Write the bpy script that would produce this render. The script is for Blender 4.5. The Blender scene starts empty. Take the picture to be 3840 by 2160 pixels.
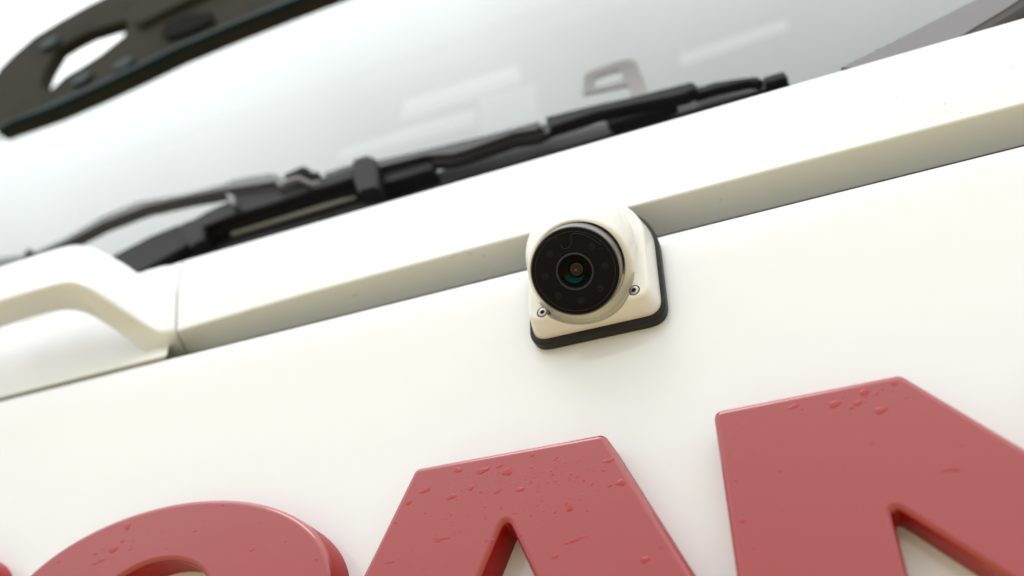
import bpy, bmesh, math, random
from mathutils import Vector, Matrix
R=math.radians
random.seed(7)
sc=bpy.context.scene; col=sc.collection

# ---------------------------------------------------------------- camera
cam=bpy.data.cameras.new('camera'); camo=bpy.data.objects.new('camera',cam); col.objects.link(camo)
cam.sensor_width=36; cam.lens=32.42; cam.clip_start=.01; cam.clip_end=600
Rt=Vector((.9236,.3833,.0015)); Up=Vector((.2257,-.547,.8061)); Fw=Vector((-.3097,.7442,.5918))
camo.matrix_world=Matrix(((Rt.x,Up.x,-Fw.x,.1075),(Rt.y,Up.y,-Fw.y,-.3721),(Rt.z,Up.z,-Fw.z,-.2838),(0,0,0,1)))
cam.dof.use_dof=True; cam.dof.focus_distance=.432; cam.dof.aperture_fstop=4.3; cam.dof.aperture_blades=0
sc.camera=camo
# ---------------------------------------------------------------- overcast sky + soft sun
SUN_EL,SUN_AZ=R(58),R(205)            # light from high in front of the truck, a little from the left
w=bpy.data.worlds.new('World'); sc.world=w; w.use_nodes=True
nt=w.node_tree; bg=nt.nodes['Background']; bg.inputs['Strength'].default_value=.1
sky=nt.nodes.new('ShaderNodeTexSky'); sky.sky_type='NISHITA'; sky.sun_disc=False
sky.sun_elevation=SUN_EL; sky.sun_rotation=SUN_AZ; sky.dust_density=4
tc=nt.nodes.new('ShaderNodeTexCoord'); sep=nt.nodes.new('ShaderNodeSeparateXYZ'); nt.links.new(tc.outputs['Generated'],sep.inputs[0])
# standard overcast sky: luminance rises evenly from horizon to zenith, (1+2 sin h)/3, slightly cloudy
mx=nt.nodes.new('ShaderNodeMath'); mx.operation='MAXIMUM'; mx.inputs[1].default_value=0; nt.links.new(sep.outputs['Z'],mx.inputs[0])
ma=nt.nodes.new('ShaderNodeMath'); ma.operation='MULTIPLY_ADD'; ma.inputs[1].default_value=2/3; ma.inputs[2].default_value=1/3; nt.links.new(mx.outputs[0],ma.inputs[0])
nz=nt.nodes.new('ShaderNodeTexNoise'); nz.inputs['Scale'].default_value=1.6; nz.inputs['Detail'].default_value=3; nt.links.new(tc.outputs['Generated'],nz.inputs['Vector'])
mr=nt.nodes.new('ShaderNodeMapRange'); mr.inputs['From Min'].default_value=.3; mr.inputs['From Max'].default_value=.7; mr.inputs['To Min'].default_value=.86; mr.inputs['To Max'].default_value=1.14; nt.links.new(nz.outputs['Fac'],mr.inputs['Value'])
mm=nt.nodes.new('ShaderNodeMath'); mm.operation='MULTIPLY'; nt.links.new(ma.outputs[0],mm.inputs[0]); nt.links.new(mr.outputs[0],mm.inputs[1])
cl=nt.nodes.new('ShaderNodeVectorMath'); cl.operation='SCALE'; cl.inputs[0].default_value=(23.1,23.6,23.6); nt.links.new(mm.outputs[0],cl.inputs['Scale'])
mix=nt.nodes.new('ShaderNodeMix'); mix.data_type='RGBA'; mix.inputs['Factor'].default_value=.93
nt.links.new(sky.outputs[0],mix.inputs['A']); nt.links.new(cl.outputs[0],mix.inputs['B']); nt.links.new(mix.outputs['Result'],bg.inputs['Color'])
sl=bpy.data.lights.new('sun','SUN'); so=bpy.data.objects.new('sun',sl); col.objects.link(so)
sl.energy=.6; sl.angle=R(25); sl.color=(1,.97,.92)
sd=Vector((-.38*math.cos(SUN_EL),-.92*math.cos(SUN_EL),math.sin(SUN_EL)))
so.rotation_euler=sd.to_track_quat('Z','Y').to_euler(); so.location=sd*20
vs=sc.view_settings; vs.view_transform='Standard'; vs.look='None'; vs.exposure=0; vs.gamma=1; vs.use_curve_mapping=False

# ---------------------------------------------------------------- helpers
WL={}
def V(*a): return Vector(a)
def place(o,parent,c):
    o.location=c-(WL[parent.name] if parent else V(0,0,0)); WL[o.name]=c.copy()
    if parent: o.parent=parent
def empty(name,loc,**kw):
    o=bpy.data.objects.new(name,None); col.objects.link(o); o.empty_display_size=.1; place(o,None,Vector(loc))
    for k,v in kw.items(): o[k]=v
    return o
def mesh_obj(name,verts,faces,mat,parent=None,smooth=35,mats=None,fm=None,flat=False,**kw):
    vs_=[Vector(v) for v in verts]
    lo=V(*(min(v[i] for v in vs_) for i in range(3))); hi=V(*(max(v[i] for v in vs_) for i in range(3))); c=(lo+hi)/2
    me=bpy.data.meshes.new(name); me.from_pydata([v-c for v in vs_],[],faces); me.validate(); me.update()
    bm=bmesh.new(); bm.from_mesh(me); bmesh.ops.recalc_face_normals(bm,faces=bm.faces); bm.to_mesh(me); bm.free()
    for m in (mats or [mat]): me.materials.append(m)
    if fm:
        for p,i in zip(me.polygons,fm): p.material_index=i
    if smooth: me.shade_smooth(); me.set_sharp_from_angle(angle=R(smooth))
    if flat:
        for p in me.polygons:
            if abs(p.normal.y)>.999: p.use_smooth=False
    o=bpy.data.objects.new(name,me); col.objects.link(o); place(o,parent,c)
    for k,v in kw.items(): o[k]=v
    return o
def loft(rows,close_u=False,close_v=False,caps=False):
    n=len(rows[0]); vs_=[p for r in rows for p in r]; f=[]
    m=len(rows)
    for i in range(m-(0 if close_u else 1)):
        for j in range(n-(0 if close_v else 1)):
            a=i*n+j; b=i*n+(j+1)%n; c=((i+1)%m)*n+(j+1)%n; d=((i+1)%m)*n+j
            f.append((a,b,c,d))
    if caps: f.append(tuple(range(n))); f.append(tuple((m-1)*n+j for j in range(n)))
    return vs_,f
def fillet(pts,r,n=5):
    """2-D polygon with rounded corners"""
    out=[]; m=len(pts)
    for i in range(m):
        p=Vector(pts[i][:2]); ri=pts[i][2] if len(pts[i])>2 else r
        a=Vector(pts[i-1][:2])-p; b=Vector(pts[(i+1)%m][:2])-p
        la,lb=a.length,b.length; a.normalize(); b.normalize()
        d=min(ri/math.tan(max(.05,a.angle(b)/2)),la*.45,lb*.45)
        p0=p+a*d; p2=p+b*d
        for k in range(n+1):
            t=k/n; out.append(tuple(p0*(1-t)**2+p*2*t*(1-t)+p2*t*t))
    return out
def circle(cx,cy,rx,ry=None,n=40,a0=0,a1=360):
    ry=ry or rx; full=(a1-a0)==360
    return [(cx+rx*math.cos(R(a0+(a1-a0)*k/(n if full else n-1))),cy+ry*math.sin(R(a0+(a1-a0)*k/(n if full else n-1)))) for k in range(n)]
def plate(name,outlines,y_back,y_front,bev,mat,parent,taper=None,smooth=35,**kw):
    """2-D outlines (x,z), outer plus holes, extruded in y with rounded edges"""
    cu=bpy.data.curves.new('t','CURVE'); cu.dimensions='2D'; cu.fill_mode='BOTH'
    cu.extrude=(y_back-y_front)/2-bev; cu.bevel_depth=bev; cu.bevel_resolution=6; cu.offset=-bev
    for o in outlines:
        s=cu.splines.new('POLY'); s.points.add(len(o)-1); s.use_cyclic_u=True
        for p,q in zip(s.points,o): p.co=(q[0],q[1],0,1)
    ob=bpy.data.objects.new('t',cu); col.objects.link(ob)
    me=bpy.data.meshes.new_from_object(ob.evaluated_get(bpy.context.evaluated_depsgraph_get()))
    ym=(y_back+y_front)/2
    vs_=[V(v.co.x,ym-v.co.z,v.co.y) for v in me.vertices]
    if taper: vs_=[taper(v) for v in vs_]
    fs=[tuple(p.vertices) for p in me.polygons]
    bpy.data.objects.remove(ob); bpy.data.curves.remove(cu); bpy.data.meshes.remove(me)
    bm=bmesh.new(); bv=[bm.verts.new(v) for v in vs_]
    for f in fs:
        try: bm.faces.new([bv[i] for i in f])
        except ValueError: pass
    bmesh.ops.remove_doubles(bm,verts=bm.verts,dist=1e-6)
    bm.verts.ensure_lookup_table(); bm.verts.index_update()
    vs_=[v.co.copy() for v in bm.verts]; fs=[tuple(v.index for v in f.verts) for f in bm.faces]; bm.free()
    return mesh_obj(name,vs_,fs,mat,parent,smooth,flat=True,**kw)
def slab(name,poly,dirv,th,mat,parent,bev=.0008,seg=3,**kw):
    """a planar 3-D polygon given thickness, edges slightly rounded"""
    bm=bmesh.new(); a=[bm.verts.new(Vector(p)) for p in poly]; b=[bm.verts.new(Vector(p)+Vector(dirv)*th) for p in poly]
    n=len(poly); bm.faces.new(a); bm.faces.new(b[::-1])
    for i in range(n): bm.faces.new((a[i],b[i],b[(i+1)%n],a[(i+1)%n]))
    bmesh.ops.recalc_face_normals(bm,faces=bm.faces)
    if bev:
        es=[e for e in bm.edges if (e.verts[0] in a and e.verts[1] in a)]
        bmesh.ops.bevel(bm,geom=es,offset=bev,segments=seg,affect='EDGES',clamp_overlap=True)
    bmesh.ops.triangulate(bm,faces=[f for f in bm.faces if len(f.verts)>4])
    bm.verts.index_update(); vs_=[v.co.copy() for v in bm.verts]; fs=[tuple(v.index for v in f.verts) for f in bm.faces]; bm.free()
    return mesh_obj(name,vs_,fs,mat,parent,30,**kw)
def interp(tab,x):
    """smooth monotone interpolation through (x,y) points"""
    if x<=tab[0][0]: return tab[0][1]
    if x>=tab[-1][0]: return tab[-1][1]
    n=len(tab)
    def sl_(i): return (tab[i+1][1]-tab[i][1])/(tab[i+1][0]-tab[i][0])
    def tg(i):
        if i==0 or i==n-1: return 0 if i==n-1 else sl_(0)
        a,b=sl_(i-1),sl_(i); return 0 if a*b<=0 else 2*a*b/(a+b)
    for i in range(n-1):
        if tab[i][0]<=x<=tab[i+1][0]:
            h=tab[i+1][0]-tab[i][0]; t=(x-tab[i][0])/h
            return ((2*t**3-3*t*t+1)*tab[i][1]+(t**3-2*t*t+t)*h*tg(i)+(-2*t**3+3*t*t)*tab[i+1][1]+(t**3-t*t)*h*tg(i+1))
# ---------------------------------------------------------------- materials
def mat(name,base,rough=.4,metal=0,ior=1.5,coat=0,coat_r=.03,noise=None,bump=None,spec=None,tint=None,emit=None,speck=None):
    m=bpy.data.materials.new(name); m.use_nodes=True; t=m.node_tree; b=t.nodes['Principled BSDF']
    b.inputs['Base Color'].default_value=(*base,1); b.inputs['Roughness'].default_value=rough; b.inputs['Metallic'].default_value=metal
    b.inputs['IOR'].default_value=ior; b.inputs['Coat Weight'].default_value=coat; b.inputs['Coat Roughness'].default_value=coat_r
    if spec is not None: b.inputs['Specular IOR Level'].default_value=spec
    if tint: b.inputs['Specular Tint'].default_value=(*tint,1)
    if emit: b.inputs['Emission Color'].default_value=(*emit[:3],1); b.inputs['Emission Strength'].default_value=emit[3]
    tco=t.nodes.new('ShaderNodeTexCoord')
    if noise:      # (scale, amount, low colour, detail): blotchy colour variation
        n=t.nodes.new('ShaderNodeTexNoise'); n.inputs['Scale'].default_value=noise[0]; n.inputs['Detail'].default_value=noise[3]; n.inputs['Roughness'].default_value=.6
        t.links.new(tco.outputs['Object'],n.inputs['Vector'])
        r=t.nodes.new('ShaderNodeMapRange'); r.inputs['From Min'].default_value=.42; r.inputs['From Max'].default_value=.75; r.inputs['To Max'].default_value=noise[1]; t.links.new(n.outputs['Fac'],r.inputs['Value'])
        x=t.nodes.new('ShaderNodeMix'); x.data_type='RGBA'; x.inputs['A'].default_value=(*base,1); x.inputs['B'].default_value=(*noise[2],1)
        t.links.new(r.outputs[0],x.inputs['Factor']); t.links.new(x.outputs['Result'],b.inputs['Base Color'])
    if speck:      # (scale, amount, colour): a few small dirt specks
        n=t.nodes.new('ShaderNodeTexNoise'); n.inputs['Scale'].default_value=speck[0]; n.inputs['Detail'].default_value=2
        t.links.new(tco.outputs['Object'],n.inputs['Vector'])
        r=t.nodes.new('ShaderNodeMapRange'); r.inputs['From Min'].default_value=.70; r.inputs['From Max'].default_value=.76; r.inputs['To Max'].default_value=speck[1]; t.links.new(n.outputs['Fac'],r.inputs['Value'])
        x2=t.nodes.new('ShaderNodeMix'); x2.data_type='RGBA'; x2.inputs['B'].default_value=(*speck[2],1)
        t.links.new(x.outputs['Result'],x2.inputs['A']); t.links.new(r.outputs[0],x2.inputs['Factor']); t.links.new(x2.outputs['Result'],b.inputs['Base Color'])
    if bump:       # (scale, strength, distance)
        n=t.nodes.new('ShaderNodeTexNoise'); n.inputs['Scale'].default_value=bump[0]; n.inputs['Detail'].default_value=3
        t.links.new(tco.outputs['Object'],n.inputs['Vector'])
        u=t.nodes.new('ShaderNodeBump'); u.inputs['Strength'].default_value=bump[1]; u.inputs['Distance'].default_value=bump[2]
        t.links.new(n.outputs['Fac'],u.inputs['Height']); t.links.new(u.outputs[0],b.inputs['Normal'])
        if coat: t.links.new(u.outputs[0],b.inputs['Coat Normal'])
    return m
WHITE=mat('white_paint',(.772,.80,.84),.35,coat=1,bump=(260,.03,.0004),noise=(60,.08,(.72,.71,.66),5))
WHITE2=mat('white_paint_fascia',(.772,.80,.84),.35,coat=.6,coat_r=.22,bump=(260,.03,.0004),noise=(60,.10,(.70,.68,.60),5),speck=(150,.30,(.34,.27,.17)))
COWL=mat('white_cowl_plastic',(.84,.845,.84),.4,coat=.5,coat_r=.25,noise=(60,.1,(.72,.71,.66),5))
CAMWHITE=mat('camera_white_paint',(.82,.82,.815),.38,coat=.5,coat_r=.12,bump=(900,.12,.0002),noise=(240,.16,(.66,.60,.48),6))
RED=mat('red_letter_plastic',(.305,.0045,.006),.45,coat=1,coat_r=.035,ior=1.45,bump=(90,.05,.0006),noise=(30,.25,(.30,.005,.007),4))
RED.node_tree.nodes['Principled BSDF'].inputs['Coat IOR'].default_value=1.66
WET=mat('wet_red',(.35,.008,.008),.12,ior=1.68)
REDSIDE=mat('red_letter_side',(.34,.003,.004),.4,spec=.24)
RUBBER=mat('black_rubber',(.014,.0135,.016),.45,spec=.25,bump=(700,.25,.0003),noise=(300,.5,(.026,.026,.029),4))
ANOD=mat('dark_anodised',(.16,.15,.17),.30,metal=.75,bump=(1500,.06,.0001))
BLACKGLASS=mat('black_cover_glass',(.005,.0035,.008),.16,spec=.10,bump=(500,.04,.0001))
LED=mat('infrared_window',(.012,.0095,.0145),.4,spec=.1)
FINE=mat('cover_edge',(.045,.04,.05),.3,spec=.3)
BEZEL=mat('lens_bezel',(.022,.019,.025),.3,metal=.2)
BOWL=mat('reflecting_lens_bowl',(.004,.008,.008),.06,ior=1.5,tint=(.05,.48,.46),spec=.42)  # teal tint for the reflection painted into the lower bowl
BOWLSHADE=mat('lens_bowl_shade',(.006,.006,.007),.5,spec=.1)  # dark matte for the upper bowl, where no reflection is to show
LENS=mat('lens_glass',(.004,.006,.006),.04,ior=1.45)
LENSRING=mat('lens_ring',(.03,.023,.023),.25,metal=.4)
LENSRED=mat('lens_centre',(.22,.03,.025),.15)
STEEL=mat('steel_screw',(.42,.39,.36),.33,metal=.9,noise=(800,.5,(.24,.19,.15),4))
SOCKET=mat('socket_dark',(.02,.015,.012),.6)
WIPER=mat('wiper_black',(.010,.0095,.0115),.45,spec=.06,bump=(300,.12,.0004))
WIPERARM=mat('wiper_arm_paint',(.055,.054,.058),.36,noise=(120,.4,(.075,.075,.08),4))
WIPERBR=mat('wiper_bridge',(.013,.0125,.015),.4,spec=.22,bump=(300,.12,.0004))
WIPERLIP=mat('wiper_grey_plastic',(.125,.118,.13),.4)
STRIP=mat('wiper_steel_strip',(.30,.29,.275),.45,metal=.3)
DARK=mat('dark_gap',(.005,.005,.006),.8,spec=.1)
VISOR_M=mat('visor_plastic',(.037,.036,.028),.6,spec=.05,noise=(14,.7,(.018,.020,.017),4))
VISOR_B=mat('visor_edge_gloss',(.010,.024,.028),.4,spec=.12)
LINER=mat('cab_liner',(.10,.105,.105),.8)
REFLBAR=mat('reflected_bar_glow',(.8,.85,.83),.5,emit=(.95,1,.98,.15))  # glow stands in for pale bars reflected in the windscreen
REFLPANE=mat('reflected_pane_glow',(.5,.52,.52),.5,emit=(.95,1,.98,.09))  # glow stands in for a pale square reflected in the windscreen
REFLGREY=mat('grey_reflection',(.33,.322,.335),.6,ior=1.1)  # flat grey stands in for a darker reflection in the glass
GROUND=mat('yard_ground',(.45,.375,.19),.9,noise=(1.5,.5,(.37,.305,.155),8),bump=(8,.4,.02))
# windscreen: outer face carries both reflections of the laminated pane, inner face only lets light through
GLASSM=bpy.data.materials.new('windscreen_glass'); GLASSM.use_nodes=True; t=GLASSM.node_tree; t.nodes.remove(t.nodes['Principled BSDF'])
fr=t.nodes.new('ShaderNodeFresnel'); fr.inputs['IOR'].default_value=1.53
m1=t.nodes.new('ShaderNodeMath'); m1.operation='ADD'; m1.inputs[1].default_value=1; t.links.new(fr.outputs[0],m1.inputs[0])
m2=t.nodes.new('ShaderNodeMath'); m2.operation='MULTIPLY'; m2.inputs[1].default_value=2; t.links.new(fr.outputs[0],m2.inputs[0])
m3=t.nodes.new('ShaderNodeMath'); m3.operation='DIVIDE'; t.links.new(m2.outputs[0],m3.inputs[0]); t.links.new(m1.outputs[0],m3.inputs[1])
tr=t.nodes.new('ShaderNodeBsdfTransparent'); tr.inputs[0].default_value=(.74,.78,.77,1)
gs=t.nodes.new('ShaderNodeBsdfGlossy'); gs.inputs['Roughness'].default_value=.02; gs.inputs['Color'].default_value=(.972,1,.985,1)
ms=t.nodes.new('ShaderNodeMixShader'); t.links.new(m3.outputs[0],ms.inputs[0]); t.links.new(tr.outputs[0],ms.inputs[1]); t.links.new(gs.outputs[0],ms.inputs[2])
t.links.new(ms.outputs[0],t.nodes['Material Output'].inputs[0])
GLASSIN=bpy.data.materials.new('windscreen_inner'); GLASSIN.use_nodes=True; t=GLASSIN.node_tree; t.nodes.remove(t.nodes['Principled BSDF'])
tr=t.nodes.new('ShaderNodeBsdfTransparent'); t.links.new(tr.outputs[0],t.nodes['Material Output'].inputs[0])
# ---- traced positions (metres, world)
WIPER_T={'arm': ([(-0.6448, 0.0826, 0.2625),(-0.6189, 0.0847, 0.2685),(-0.5705, 0.0798, 0.2546),(-0.5343, 0.0831, 0.2641),(-0.5058, 0.0916, 0.2884),(-0.4668, 0.0948, 0.2972),(-0.4031, 0.0883, 0.2789),(-0.357, 0.0867, 0.2744),(-0.3496, 0.0878, 0.2774),(-0.3036, 0.0835, 0.2651),(-0.2944, 0.0802, 0.2557),(-0.2852, 0.0738, 0.2374),(-0.2926, 0.0744, 0.2392),(-0.3477, 0.08, 0.255),(-0.3962, 0.0839, 0.2661),(-0.4482, 0.0869, 0.2747),(-0.4926, 0.0846, 0.2683),(-0.5251, 0.0786, 0.2511),(-0.5593, 0.0747, 0.24),(-0.5982, 0.0757, 0.2429),(-0.624, 0.074, 0.2379)], 0.01), 'arm_clip': ([(-0.5651, 0.0709, 0.2413),(-0.5731, 0.077, 0.2585),(-0.561, 0.0743, 0.251),(-0.5492, 0.0685, 0.2343)], 0.012), 'adaptor': ([(-0.3527, 0.0871, 0.2632),(-0.2996, 0.0824, 0.2498),(-0.2919, 0.0833, 0.2525),(-0.2744, 0.0793, 0.2409),(-0.2588, 0.0745, 0.2273),(-0.249, 0.0752, 0.2292),(-0.2262, 0.0755, 0.23),(-0.2163, 0.0758, 0.2311),(-0.2092, 0.0689, 0.2113),(-0.2826, 0.0679, 0.2085),(-0.3277, 0.068, 0.2087),(-0.3613, 0.0654, 0.2013),(-0.3768, 0.0724, 0.2212),(-0.3606, 0.0765, 0.2329),(-0.3417, 0.0791, 0.2403)], 0.01), 'adaptor_hole': ([(-0.2899, 0.0802, 0.2527),(-0.281, 0.0814, 0.2559),(-0.2737, 0.0826, 0.2594),(-0.2668, 0.0806, 0.2538),(-0.2584, 0.0768, 0.2428),(-0.2489, 0.0746, 0.2366),(-0.2445, 0.07, 0.2236),(-0.2528, 0.0715, 0.2279),(-0.2664, 0.076, 0.2405),(-0.2851, 0.0777, 0.2456)], 0.006), 'adaptor_lip': ([(-0.2917, 0.0751, 0.2471),(-0.2821, 0.0702, 0.2332),(-0.2794, 0.0715, 0.2369),(-0.2726, 0.0716, 0.2372),(-0.2654, 0.071, 0.2354),(-0.2557, 0.0677, 0.226),(-0.2465, 0.0643, 0.2164),(-0.2386, 0.0638, 0.2148),(-0.2359, 0.0622, 0.2104),(-0.2436, 0.0623, 0.2107),(-0.2543, 0.0657, 0.2203),(-0.2642, 0.0692, 0.2303),(-0.27, 0.0694, 0.2308),(-0.2769, 0.0691, 0.2299),(-0.2796, 0.0678, 0.2263),(-0.2873, 0.0707, 0.2345)], 0.004), 'adaptor_tab': ([(-0.3413, 0.0722, 0.2449),(-0.3294, 0.0688, 0.2352),(-0.3217, 0.0649, 0.2241),(-0.3183, 0.0618, 0.2151),(-0.3233, 0.0626, 0.2175),(-0.331, 0.0665, 0.2285)], 0.005), 'bridge': ([(-0.2555, 0.083, 0.2454),(-0.2244, 0.0834, 0.2465),(-0.198, 0.0806, 0.2387),(-0.1402, 0.0775, 0.2297),(-0.0944, 0.0751, 0.2229),(-0.0524, 0.074, 0.2198),(-0.0481, 0.0685, 0.204),(-0.0576, 0.0666, 0.1986),(-0.0755, 0.0686, 0.2042),(-0.1129, 0.0669, 0.1995),(-0.126, 0.0671, 0.2001),(-0.1521, 0.0712, 0.2119),(-0.1911, 0.0725, 0.2156),(-0.2147, 0.0729, 0.2168),(-0.2449, 0.0736, 0.2186)], 0.01), 'bridge_groove': ([(-0.3374, 0.0769, 0.2189),(-0.2913, 0.0774, 0.2205),(-0.2491, 0.0788, 0.2245),(-0.1949, 0.078, 0.2222),(-0.1551, 0.0764, 0.2177),(-0.147, 0.0771, 0.2195),(-0.1434, 0.0742, 0.2113),(-0.1898, 0.0741, 0.2109),(-0.2135, 0.0747, 0.2127),(-0.2453, 0.0752, 0.2141),(-0.2862, 0.0732, 0.2085),(-0.3295, 0.0723, 0.2058),(-0.3631, 0.0697, 0.1984),(-0.3723, 0.0731, 0.2082)], 0.01), 'bridge_rib': ([(-0.3683, 0.0742, 0.2051),(-0.334, 0.0765, 0.2119),(-0.2902, 0.0775, 0.2146),(-0.2485, 0.0792, 0.2194),(-0.2167, 0.0789, 0.2188),(-0.2088, 0.0736, 0.2034),(-0.2432, 0.0741, 0.2048),(-0.3293, 0.0731, 0.2022),(-0.3548, 0.0705, 0.1948),(-0.362, 0.07, 0.1932)], 0.01), 'clip_block': ([(-0.2126, 0.0668, 0.2295),(-0.1984, 0.067, 0.23),(-0.1885, 0.0633, 0.2196),(-0.1707, 0.0451, 0.1676),(-0.1881, 0.0458, 0.1696),(-0.1999, 0.0543, 0.1937)], 0.012), 'end_block': ([(-0.1924, 0.0763, 0.2142),(-0.146, 0.0758, 0.2129),(-0.1398, 0.07, 0.1963),(-0.1664, 0.0697, 0.1955),(-0.1866, 0.0698, 0.1958)], 0.012), 'yoke_end': ([(-0.0524, 0.0742, 0.2205),(-0.0182, 0.073, 0.2169),(0.0176, 0.0706, 0.2101),(0.0579, 0.0691, 0.2059),(0.0604, 0.0667, 0.199),(0.0597, 0.0647, 0.1932),(0.0519, 0.0635, 0.1898),(0.0432, 0.0638, 0.1907),(0.0179, 0.0657, 0.1961),(-0.0113, 0.0677, 0.2017),(-0.047, 0.067, 0.1997)], 0.008), 'claw': ([(-0.0056, 0.0714, 0.1942),(-0.0001, 0.0743, 0.2025),(0.0159, 0.0742, 0.2023),(0.0354, 0.0742, 0.2022),(0.0411, 0.0738, 0.201),(0.0443, 0.0708, 0.1926),(0.0304, 0.0693, 0.1882),(-0.0009, 0.0689, 0.1872)], 0.008), 'claw_tip': ([(0.0572, 0.0753, 0.2054),(0.0724, 0.0752, 0.2052),(0.0884, 0.0736, 0.2004),(0.1, 0.0716, 0.1948),(0.1026, 0.0696, 0.1892),(0.0995, 0.0687, 0.1864),(0.0931, 0.0706, 0.192),(0.0719, 0.0718, 0.1954),(0.0569, 0.0719, 0.1955)], 0.006), 'end_cap': ([(0.103, 0.0738, 0.195),(0.1172, 0.0738, 0.195),(0.1178, 0.0701, 0.1846),(0.1077, 0.07, 0.1842),(0.1032, 0.0707, 0.1861)], 0.01), 'clip': ([(-0.3828, 0.0733, 0.2239),(-0.3656, 0.0742, 0.2265),(-0.3521, 0.0689, 0.2114),(-0.3372, 0.0582, 0.1808),(-0.3474, 0.0563, 0.1751),(-0.3693, 0.0654, 0.2013)], 0.012), 'lower_yoke': ([(-0.4588, 0.0748, 0.21),(-0.4493, 0.0767, 0.2155),(-0.4233, 0.0818, 0.23),(-0.3944, 0.0839, 0.2359),(-0.3711, 0.076, 0.2135),(-0.36, 0.0687, 0.1924),(-0.3749, 0.0649, 0.1818),(-0.4013, 0.0591, 0.165),(-0.4299, 0.0591, 0.1652)], 0.01), 'steel_strip': ([(-0.3381, 0.082, 0.2123),(-0.2891, 0.0824, 0.2134),(-0.2168, 0.0823, 0.2131),(-0.2127, 0.0805, 0.2081),(-0.2111, 0.0784, 0.202),(-0.2836, 0.0778, 0.2003),(-0.3294, 0.0774, 0.1991),(-0.3351, 0.0793, 0.2045)], 0.003), 'steel_strip2': ([(-0.1939, 0.0814, 0.2107),(-0.1743, 0.0811, 0.2098),(-0.1709, 0.0794, 0.2051),(-0.1738, 0.0783, 0.2018),(-0.1902, 0.0783, 0.2017)], 0.003), 'rubber': ([(-0.4711, 0.0809, 0.1909),(-0.4404, 0.0856, 0.2044),(-0.3819, 0.0887, 0.2134),(-0.3441, 0.0893, 0.2151),(-0.2931, 0.0885, 0.2128),(-0.2186, 0.0888, 0.2137),(-0.1706, 0.0874, 0.2098),(-0.1171, 0.0893, 0.2151),(-0.0582, 0.089, 0.2144),(-0.0063, 0.0888, 0.2135),(0.0419, 0.0874, 0.2096),(0.0976, 0.0859, 0.2055),(0.1186, 0.0853, 0.2036),(0.1187, 0.0808, 0.1908),(0.0416, 0.0805, 0.19),(-0.1121, 0.08, 0.1886),(-0.2808, 0.0781, 0.1831),(-0.4483, 0.0689, 0.1566)], 0.008)}
VISOR={'low': [(-0.6382, 0.0423, 0.405),(-0.632, 0.0423, 0.4043),(-0.606, 0.0423, 0.4038),(-0.5608, 0.0423, 0.4032),(-0.5098, 0.0421, 0.4075),(-0.4613, 0.0418, 0.4137),(-0.414, 0.0414, 0.4214),(-0.3516, 0.0412, 0.4254),(-0.2913, 0.0411, 0.4274),(-0.2618, 0.0411, 0.428)], 'up': [(-0.681, 0.038, 0.4897),(-0.6763, 0.0368, 0.515),(-0.6623, 0.036, 0.5304),(-0.6387, 0.0351, 0.5488),(-0.6031, 0.0345, 0.5591),(-0.5668, 0.0341, 0.5674),(-0.5256, 0.0339, 0.5722),(-0.4621, 0.0337, 0.5757)], 'hole': [(-0.5965, 0.04, 0.4508),(-0.6002, 0.0391, 0.4675),(-0.5992, 0.0383, 0.4838),(-0.5922, 0.0371, 0.5089),(-0.5742, 0.0368, 0.5144),(-0.5539, 0.0366, 0.5177),(-0.5229, 0.0368, 0.5145),(-0.4992, 0.037, 0.5109),(-0.4934, 0.0375, 0.5008),(-0.4952, 0.0383, 0.4847),(-0.5211, 0.0391, 0.4684),(-0.5413, 0.0395, 0.4607),(-0.5635, 0.0398, 0.4545),(-0.5782, 0.0405, 0.441)], 'band_top': [(-0.6248, 0.0364, 0.4021),(-0.6017, 0.0361, 0.4075),(-0.5506, 0.036, 0.4104),(-0.5067, 0.0357, 0.4156),(-0.4582, 0.0354, 0.4216),(-0.4107, 0.0351, 0.4285),(-0.3484, 0.0349, 0.4321),(-0.2964, 0.0348, 0.434),(-0.2794, 0.0347, 0.4356)], 'recess': [(-0.4388, 0.0356, 0.4575),(-0.4383, 0.0349, 0.4718),(-0.4106, 0.0348, 0.4741),(-0.3797, 0.0354, 0.4628),(-0.3736, 0.0362, 0.4462),(-0.3991, 0.0363, 0.4433),(-0.4284, 0.0362, 0.4465)], 'clips': [(-0.6042, 0.0325, 0.5199),(-0.5339, 0.0367, 0.4357),(-0.48, 0.0368, 0.4342)], 'rail': [(-0.4837, 0.0317, 0.4956),(-0.4789, 0.0312, 0.5067),(-0.4607, 0.0312, 0.5053),(-0.373, 0.031, 0.5095),(-0.3612, 0.0316, 0.4975),(-0.4463, 0.0321, 0.4876),(-0.4703, 0.0323, 0.4833)]}
ARM2={'face': ([(0.1412, 0.0272, 0.1345),(0.1991, 0.0361, 0.1599),(0.226, 0.0404, 0.1722),(0.2465, 0.0444, 0.1836),(0.2802, 0.0487, 0.196),(0.2679, 0.0358, 0.159),(0.2507, 0.0335, 0.1526),(0.2368, 0.0303, 0.1433),(0.222, 0.0271, 0.1344),(0.2049, 0.0232, 0.1231),(0.1712, 0.0188, 0.1106)], 0.012), 'groove': ([(0.2088, 0.0352, 0.1391),(0.2255, 0.0379, 0.1468),(0.2406, 0.0411, 0.156),(0.255, 0.0444, 0.1656),(0.2733, 0.0475, 0.1743),(0.2713, 0.0453, 0.1681),(0.2531, 0.0423, 0.1595),(0.2388, 0.039, 0.1501),(0.2247, 0.0356, 0.1403),(0.2115, 0.0332, 0.1335)], 0.01), 'lower': ([(0.2151, 0.0445, 0.1477),(0.2284, 0.0466, 0.1537),(0.243, 0.0501, 0.1638),(0.2576, 0.0536, 0.1735),(0.276, 0.0563, 0.1813),(0.2596, 0.0391, 0.1321),(0.221, 0.036, 0.1234),(0.2014, 0.0374, 0.1272)], 0.012)}
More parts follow.
